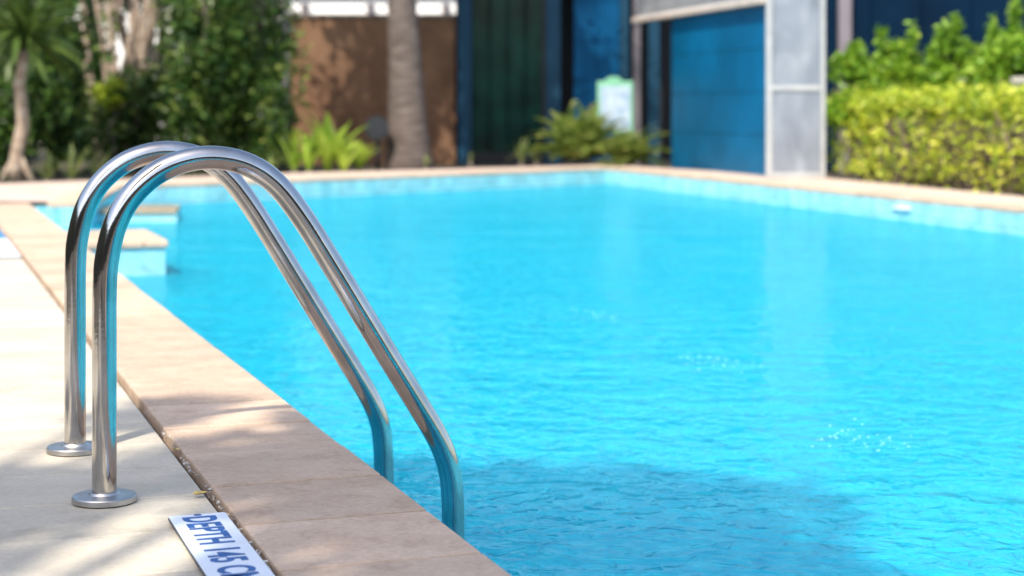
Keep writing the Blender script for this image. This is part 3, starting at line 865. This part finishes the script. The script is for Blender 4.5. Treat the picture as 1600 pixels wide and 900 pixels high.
# side wing along the right edge: teal tiles, beam, louvres
def wing_pt(px, Y): return np.array([(px - 800) / FPX * Y, Y])
A0 = wing_pt(1197, 18.05); A1 = wing_pt(1046, 20.9)
wd = nrm(A1 - A0); wl_ = np.linalg.norm(A1 - A0); wang = math.atan2(wd[1], wd[0])
wing = thing('blue_wing', 'teal blue tiled side wing with a pale beam along the right pool edge', 'building', (A0[0], A0[1], -.06), wang)
zbeam = CH - (6 - HOR) / FPX * 18.05 + .06                              # underside of the beam
cols, rows = 4, 4
for i in range(cols):
    for j in range(rows):
        cw_, ch_ = wl_ / cols, (zbeam - .02) / rows
        mb = MB(); mb.box(((i + .5) * cw_, -.04 - .0 , .02 + (j + .5) * ch_), (cw_ - .006, .03, ch_ - .006)); mb.build('wall_tile', M['teal_panel'], wing, False, .003, 1)
mb = MB(); mb.box((wl_ / 2, -.095, zbeam / 2), (wl_, .07, zbeam)); mb.build('backing_wall', M['near_black'], wing)
Lb = wl_ * 1.42
mb = MB(); mb.box((Lb / 2 - .02, .0, zbeam + .035), (Lb, .14, .065)); mb.build('beam', plain_mat('pale beige beam', (.50, .42, .36), .6, 0, .15), wing, False, .006, 1)
for j in range(5):
    mb = MB(); mb.box((Lb / 2 - .02, -.02, zbeam + .10 + j * .085), (Lb, .03, .07), Matrix.Rotation(R(18), 3, 'X')); mb.build('louvre_slat', plain_mat('grey louvre', (.24, .25, .26), .5, 0, .2) if j == 0 else bpy.data.materials['grey louvre'], wing)
mb = MB(); mb.box((Lb / 2 - .02, -.08, zbeam + .31), (Lb, .05, .48)); mb.build('louvre_back', M['near_black'], wing)
# white framed screen facing the camera
SY = 17.55; s0, s1 = (1197 - 800) / FPX * SY, (1289 - 800) / FPX * SY
scr = thing('glass_screen', 'white framed frosted screen standing at the right pool edge', 'screen', ((s0 + s1) / 2, SY, -.006))
M['white_frame'] = plain_mat('white frame paint', (.36, .37, .37), .5, 0, .12, 6)
def frosted():
    m, nt, p = mat('frosted grey pane')
    v = coords(nt, (2.0, 1, .9))
    n1 = N(nt, 'ShaderNodeTexNoise', Scale=1.6, Detail=4.0, Distortion=.6); nt.links.new(v, n1.inputs['Vector'])
    nt.links.new(ramp(nt, n1.outputs[0], [(.30, (.13, .15, .185)), (.52, (.20, .225, .265)), (.72, (.30, .33, .365))]), p.inputs['Base Color'])
    p.inputs['Roughness'].default_value = .22; p.inputs['Specular IOR Level'].default_value = .6
    return m
M['frosted'] = frosted()
W_ = s1 - s0; HS = 2.35; zr = CH - (137 - HOR) / FPX * SY
mb = MB(); mb.box((-W_/2 + .028, 0, HS/2), (.056, .06, HS)); mb.build('frame_post', M['white_frame'], scr, False, .004, 1)
mb = MB(); mb.box((W_/2 - .022, 0, HS/2), (.044, .06, HS)); mb.build('frame_post', M['white_frame'], scr, False, .004, 1)
for z_ in (zr, HS - .03, .03):
    mb = MB(); mb.box((.003, 0, z_), (W_ - .105, .052, .05)); mb.build('frame_rail', M['white_frame'], scr, False, .004, 1)
for z0, z1 in ((.056, zr - .026), (zr + .026, HS - .056)):
    mb = MB(); mb.box((.003, 0, (z0 + z1) / 2), (W_ - .105, .018, z1 - z0)); mb.build('pane', M['frosted'], scr)
# leaning thin grey board beside the screen
# right hand dark house front behind the shrubs
NY = 20.4
nh = thing('navy_house', 'dark navy wall with a grey pillar behind the green shrubs at right', 'building', (4.6, NY, -.06))
x0, x1 = (1285 - 800) / FPX * NY, 9.0
nc = 9; cwn = (x1 - x0) / nc
for i in range(nc):
    for j in range(2):
        mb = MB(); mb.box((x0 + (i + .5) * cwn - 4.6, .1, .02 + (j + .5) * 1.35), (cwn - .008, .06, 1.342)); mb.build('wall_panel', M['navy'], nh, False, .004, 1)
mb = MB(); mb.box(((x0 + x1) / 2 - 4.6, .2, 1.37), (x1 - x0, .12, 2.74)); mb.build('backing_wall', M['near_black'], nh)
mb = MB(); px_ = (1319 - 800) / FPX * NY; mb.box((px_ - 4.6, -.02, 1.36), (.15, .14, 2.72)); mb.build('pillar', plain_mat('grey mauve stone', (.17, .15, .17), .6), nh, False, .008, 1)
mb = MB(); mb.box(((x0 + x1) / 2 - 4.6, .3, 2.82), (x1 - x0 + .3, 1.1, .14)); mb.build('roof', M['steel_blue'], nh)

# notice board
BY = 21.95; bxm = (961 - 800) / FPX * BY
nb = thing('notice_board', 'white notice board with a pale green frame standing in the olive ferns', 'sign', (bxm, BY, -.06))
zt_, zb_ = CH - (127 - HOR) / FPX * BY + .06, CH - (207 - HOR) / FPX * BY + .06
hw = 28 / FPX * BY
M['mint'] = plain_mat('mint green paint', (.16, .40, .24), .5, 0, .1)
def board():
    m, nt, p = mat('white board face')
    v = coords(nt, (3, 3, 3))
    n1 = N(nt, 'ShaderNodeTexNoise', Scale=3.0, Detail=3.0); nt.links.new(v, n1.inputs['Vector'])
    nt.links.new(ramp(nt, n1.outputs[0], [(.35, (.24, .33, .43)), (.55, (.36, .44, .52)), (.7, (.42, .49, .56))]), p.inputs['Base Color'])
    p.inputs['Roughness'].default_value = .4
    return m
mb = MB(); mb.tube([(0, .03, 0), (0, .03, zb_ + .1)], .025, 8); mb.build('stake', M['mint'], nb, True)
mb = MB(); mb.box((0, 0, (zt_ + zb_) / 2), (2 * hw, .035, zt_ - zb_)); mb.build('frame', M['mint'], nb, False, .012, 2)
mb = MB(); mb.box((0, -.020, (zt_ + zb_) / 2 - .015), (2 * hw - .07, .010, zt_ - zb_ - .09)); mb.build('face', board(), nb)
mb = MB(); mb.prism([(.11 * math.cos(math.pi * i / 12), .065 * math.sin(math.pi * i / 12)) for i in range(13)], -.02, .02); mb.v = [(x - .02, z, y + zt_ - .004) for x, y, z in mb.v]; mb.build('crest', M['mint'], nb)

# olive ferns, lilies and small plants by the far corner
def fern(label, px, Y, n, L, seed, el=(35, 85), group='arching ferns at the far pool corner'):
    r = np.random.default_rng(seed)
    t = thing('fern', label, 'fern', ((px - 800) / FPX * Y, Y, -.05), 0, group)
    mb = MB(); mb.tube([(0, 0, -.05), (0, 0, .1)], [.05, .03], 7); mb.build('stem', M['bark'], t, True)
    for i in range(n):
        o = bpy.data.objects.new('frond', FM[r.integers(0, 3)]); COL.objects.link(o); o.parent = t
        s = L * r.uniform(.7, 1.15); o.scale = (s, s, s); o.location = (0, 0, .05)
        o.rotation_euler = (0, -R(r.uniform(*el)) , r.uniform(0, 6.28))
    return t
FM = []
for k in range(3):
    v = []; f = []; dr = (.7, 1.0, 1.3)[k]
    def sp_(u): return np.array([u - .25 * dr * u * u, 0, -.55 * dr * u * u])
    for i in range(22):
        u = .1 + .9 * i / 21; p = sp_(u); ll = .19 * math.sin(math.pi * min(.97, .12 + u * .85)) + .02
        for s_ in (-1, 1):
            tp = p + np.array([.3 * ll, s_ * ll, -.25 * ll]); m_ = (p + tp) / 2; b0 = len(v)
            v += [tuple(p), tuple(m_ + np.array([.022, 0, .006])), tuple(tp), tuple(m_ + np.array([-.022, 0, .006]))]; f.append((b0, b0+1, b0+2, b0+3))
    me = bpy.data.meshes.new('frond'); me.from_pydata(v, [], f); me.update(); me.materials.append(LM['fern']); FM.append(me)
fern('broad olive fern left of the notice board post', 905, 21.85, 60, .84, 4, (35, 100))
fern('arching olive fern right below the notice board', 980, 21.6, 52, .70, 5, (25, 95))
for k, (px, Y, n, L, lab) in enumerate([(815, 22.3, 9, .42, 'upright green plant against the dark glass left of the ferns'), (838, 22.2, 8, .30, 'small pale plant between the dark glass and the ferns'), (735, 22.3, 7, .20, 'tiny tuft at the foot of the blue post'), (665, 20.3, 8, .22, 'tuft of grass in front of the palm foot')]):
    rosette('border_plant', lab, 'plant', ((px - 800) / FPX * Y, Y, -.05), n, L, 'pale', (45, 85), 120 + k, 'small plants along the back border')

# ------------------------------------------------------------------ hedge, planter wall and shrubs at right
h0, h1 = g2(1292, 277.5), g2(1600, 306)
hd = nrm(h1 - h0); hn = np.array([-hd[1], hd[0]]);
if hn[0] < 0: hn = -hn
h0 = h0 + hn * .12 - hd * .26
HL, HD, HH = np.linalg.norm(h1 - h0) + 2.2, .75, .87
hedge = thing('clipped_hedge', 'clipped yellow green hedge along the right pool edge', 'hedge', (h0[0], h0[1], -.06))
r = np.random.default_rng(31)
ax, ay, az = np.array([*hd * HL, 0]), np.array([*hn * HD, 0]), np.array([0, 0, HH])
smp = box_sampler((0, 0, .02), ax, ay, az, .85, .09, r)
def thin(n):
    p = smp(n)
    along = p[:, :2] @ hd
    cl = np.sin(p[:, 0] * 9 + 1.3 * p[:, 2] * 5) * np.sin(p[:, 1] * 7 - p[:, 2] * 8) * .5 + .5
    keep = r.uniform(0, 1, n) < np.clip(.55 + .8 * cl, 0, 1) * np.where(along < .75, .42 + .5 * np.clip((p[:, 2] - .35) / .4, 0, 1), 1.0) * np.where(p[:, 2] < .12, .4, 1)
    return p[keep]
v, f = leaf_cloud(27000, thin, .058, .62, .35, r, .1)
sv, sf = [v], [f]; nb_ = len(v)
for i in range(46):
    s_ = r.uniform(.05, 1); c_ = hd * HL * s_ + hn * HD * r.uniform(0, .6); hh = r.uniform(.05, .17)
    v2, f2 = leaf_cloud(16, lambda n: np.array([*c_, HH - .02]) + r.normal(size=(n, 3)) * np.array([.025, .025, .01]) + r.uniform(0, 1, (n, 1)) * np.array([r.normal() * .04, r.normal() * .04, hh]), .055, .6, .35, r, .0)
    sv.append(v2); sf.append(f2 + nb_); nb_ += len(v2)
from_np('foliage', np.concatenate(sv), np.concatenate(sf), LM['yellow'], hedge)
mb = MB()
for i in range(260):
    s_ = r.uniform(0, 1); b0 = np.array([*(hd * HL * s_ + hn * HD * r.uniform(.12, .85)), 0])
    e0 = b0 + np.array([r.normal() * .14, r.normal() * .14, HH * r.uniform(.55, .92)])
    m0 = (b0 + e0) / 2 + r.normal(size=3) * .05
    mb.tube([b0, m0, e0], [.012, .009, .004], 5, False)
mb.build('twigs', M['twig'], hedge)
core = MB(); core.prism([tuple(hn * HD * .38 + hd * .3), tuple(hd * HL + hn * HD * .38), tuple(hd * HL + hn * HD * .62), tuple(hn * HD * .62 + hd * .3)], .02, HH * .75)
core.build('inner_twigs', M['twig'], hedge)
# planter wall behind the hedge with shrubs on it
w0 = h0 + hn * (HD + .15) + hd * .15
pw = thing('planter_wall', 'pale rendered planter wall showing just above the hedge', 'wall', (w0[0], w0[1], -.06), math.atan2(hd[1], hd[0]))
zpw = 1.05
mb = MB(); mb.box((2.6, 0, zpw / 2 - .03), (5.2, .16, zpw - .06)); mb.build('wall_body', M['white_wall'], pw, False, .01, 1)
for i in range(7):
    mb = MB(); mb.box((.375 + i * .75, 0, zpw - .028), (.744, .22, .055)); mb.build('cap_stone', plain_mat('pale cap stone', (.55, .52, .47), .8) if i == 0 else bpy.data.materials['pale cap stone'], pw, False, .006, 1)
for k, (px, Y, rw, zlo, zhi, nl, lab) in enumerate([
    (1352, 17.6, .30, .55, 1.50, 1700, 'lime green shrub behind the hedge, nearest the grey pillar'),
    (1405, 17.5, .34, .55, 1.50, 1500, 'lower lime green shrub behind the hedge'),
    (1488, 17.0, .36, .55, 1.60, 2200, 'lime shrub with a tall pointed shoot behind the hedge'),
    (1555, 16.4, .36, .55, 1.50, 1700, 'rounded lime shrub behind the planter wall'),
    (1612, 16.0, .42, .55, 1.66, 2400, 'tallest lime shrub at the right frame edge'),
    (1690, 15.6, .45, .55, 1.70, 1500, 'lime shrub just past the right frame edge')]):
    r = np.random.default_rng(200 + k); base = Vector(((px - 800) / FPX * Y, Y, -.06))
    bl = []
    for q in range(17):
        a = r.uniform(0, 6.28); d_ = r.uniform(0, rw * 1.25); hh = zlo + (zhi - zlo) * r.uniform(.15, 1 - .33 * d_ / rw)
        bl.append((math.cos(a) * d_, math.sin(a) * d_ * .7, hh, .13, .12, .17))
    bl.append((0, 0, zlo + .2, rw, rw * .6, .25)); bl.append((r.normal() * .08, 0, zhi - .02, .07, .07, .16))
    tree('lime_shrub', lab, 'shrub', base, zhi * .8, bl, int(nl * 2.3), .085, LM['lime'], M['bark'], .025, 'lime shrubs behind the hedge', 6, .5, 300 + k, .3)

# ------------------------------------------------------------------ shade tree beside the camera and the trees round the garden
def canopy_tree(label, x, y, h, blobs, nl, ls, lm, r0, seed):
    r = np.random.default_rng(seed)
    t = thing('shade_tree', label, 'tree', (x, y, -.06))
    mb = MB(); limbs(mb, (0, 0, -.05), (0, 0, h * .8), r0, r0 * .5, 5, 1.2, r, .1, 12)
    for b_ in blobs[::3]:
        s = Vector((0, 0, h * .6)); e = Vector(b_[:3]); mb.tube([s, s.lerp(e, .5) + Vector((0, 0, .3)), e], [r0 * .5, r0 * .3, r0 * .08], 7)
    mb.build('trunk', M['bark'], t, True)
    v, f = leaf_cloud(nl, blob_sampler(blobs, .2, r), ls, .5, .3, r)
    from_np('crown', v, f, LM[lm], t)
    return t
SH = to_sun / to_sun.z
def over(gx, gy, z, cx, cy): return (gx + SH.x * z - cx, gy + SH.y * z - cy, z)
tx, ty = -3.6, -6.0
r = np.random.default_rng(55); bl = []
# clumps placed so that the crown shades the deck round the ladder foot and the near water
for gx, gy, rr in [(-.75, 2.6, .55), (-.95, 3.35, .42), (-.42, 2.3, .36), (-.80, 3.9, .22), (.0, 3.2, .45), (.2, 3.62, .36), (.02, 3.75, .3), (-.2, 3.9, .28), (.3, 3.1, .28), (.30, 2.6, .3), (.28, 2.2, .36), (.15, 2.7, .4), (-.9, 1.7, .7), (.0, 1.6, .55), (-.6, 3.35, .34), (-.40, 4.0, .2), (-.2, 3.55, .2), (-1.5, 2.4, .6), (-1.6, 3.3, .45), (-2.2, 1.6, .8), (-.2, .6, .9), (-1.4, .7, .9)]:
    z = 6.4 + r.normal() * .35
    for q in range(8 if gx > -.01 and gy > 2 else 3):
        ox, oy = r.normal(size=2) * rr * .35
        p = over(gx + ox, gy + oy, z + r.normal() * .2, tx, ty); k_ = 1.0 if gx > -.01 else .78; bl.append((*p, rr * .62 * k_, rr * .75 * k_, .28))
canopy_tree('leafy shade tree behind the camera that dapples the deck', tx, ty, 6.4, bl, 17500, .115, 'mid', .16, 56)
for k, (x, y, h, rad_, lab) in enumerate([(-10.5, 24.5, 6.5, 2.0, 'tall dark tree at the far left behind the garden shrubs'), (-6.3, 26.0, 6.0, 1.6, 'dark tree behind the pale tangled trunks')]):
    r = np.random.default_rng(70 + k)
    tree('garden_tree', lab, 'tree', Vector((x, y, -.06)), h * .6, clumpy(0, 0, h * .66, rad_, rad_, h * .34, 22, r), 6000, .2, LM['dark'], M['bark'], .14, 'tall trees behind the garden', 7, .5, 90 + k, .3)

r = np.random.default_rng(88)
tree('overhanging_tree', 'tree in the left garden whose crown dapples the brown wall', 'tree', Vector((-3.15, 20.9, -.06)), 4.4, clumpy(1.0, -.3, 4.9, 2.1, 1.3, 1.0, 18, r), 2500, .18, LM['mid'], M['bark'], .10, None, 9, .5, 89, .2)
# what stands behind and left of the camera: mirrored in the steel
bh = thing('brown_house', 'long brown house front standing behind the camera', 'house', (0, -11.5, -.06))
mb = MB(); mb.box((0, -2, 1.7), (34, 4, 3.4)); mb.build('wall', M['rust'], bh)
mb = MB(); mb.box((0, -2, 3.5), (35, 5.2, .2)); mb.build('roof', M['mauve'], bh)
for x_ in (-9, -5.2, -1.4, 2.4, 6.2, 10):
    mb = MB(); mb.box((x_, .0, 1.5), (1.9, .12, 2.2)); fo = mb.build('window', M['white_frame'], bh)
    mb = MB(); mb.box((x_, .07, 1.5), (1.7, .03, 2.0)); mb.build('pane', M['dark_glass'], fo)
r = np.random.default_rng(99)
lh = thing('boundary_hedge', 'tall dark boundary hedge left of the deck', 'hedge', (-8.5, -8, -.06))
v, f = leaf_cloud(16000, box_sampler((0, 0, 0), np.array([-1.2, 0, 0]), np.array([1.2, 21.0, 0]), np.array([0, 0, 3.2]), .9, .2, r), .2, .5, .3, r)
from_np('foliage', v, f, LM['dark'], lh)
mb = MB(); mb.prism([(-.35, .3), (.85, 20.7), (.2, 20.7), (-.95, .3)], 0, 2.9); mb.build('inner_twigs', M['bark'], lh)
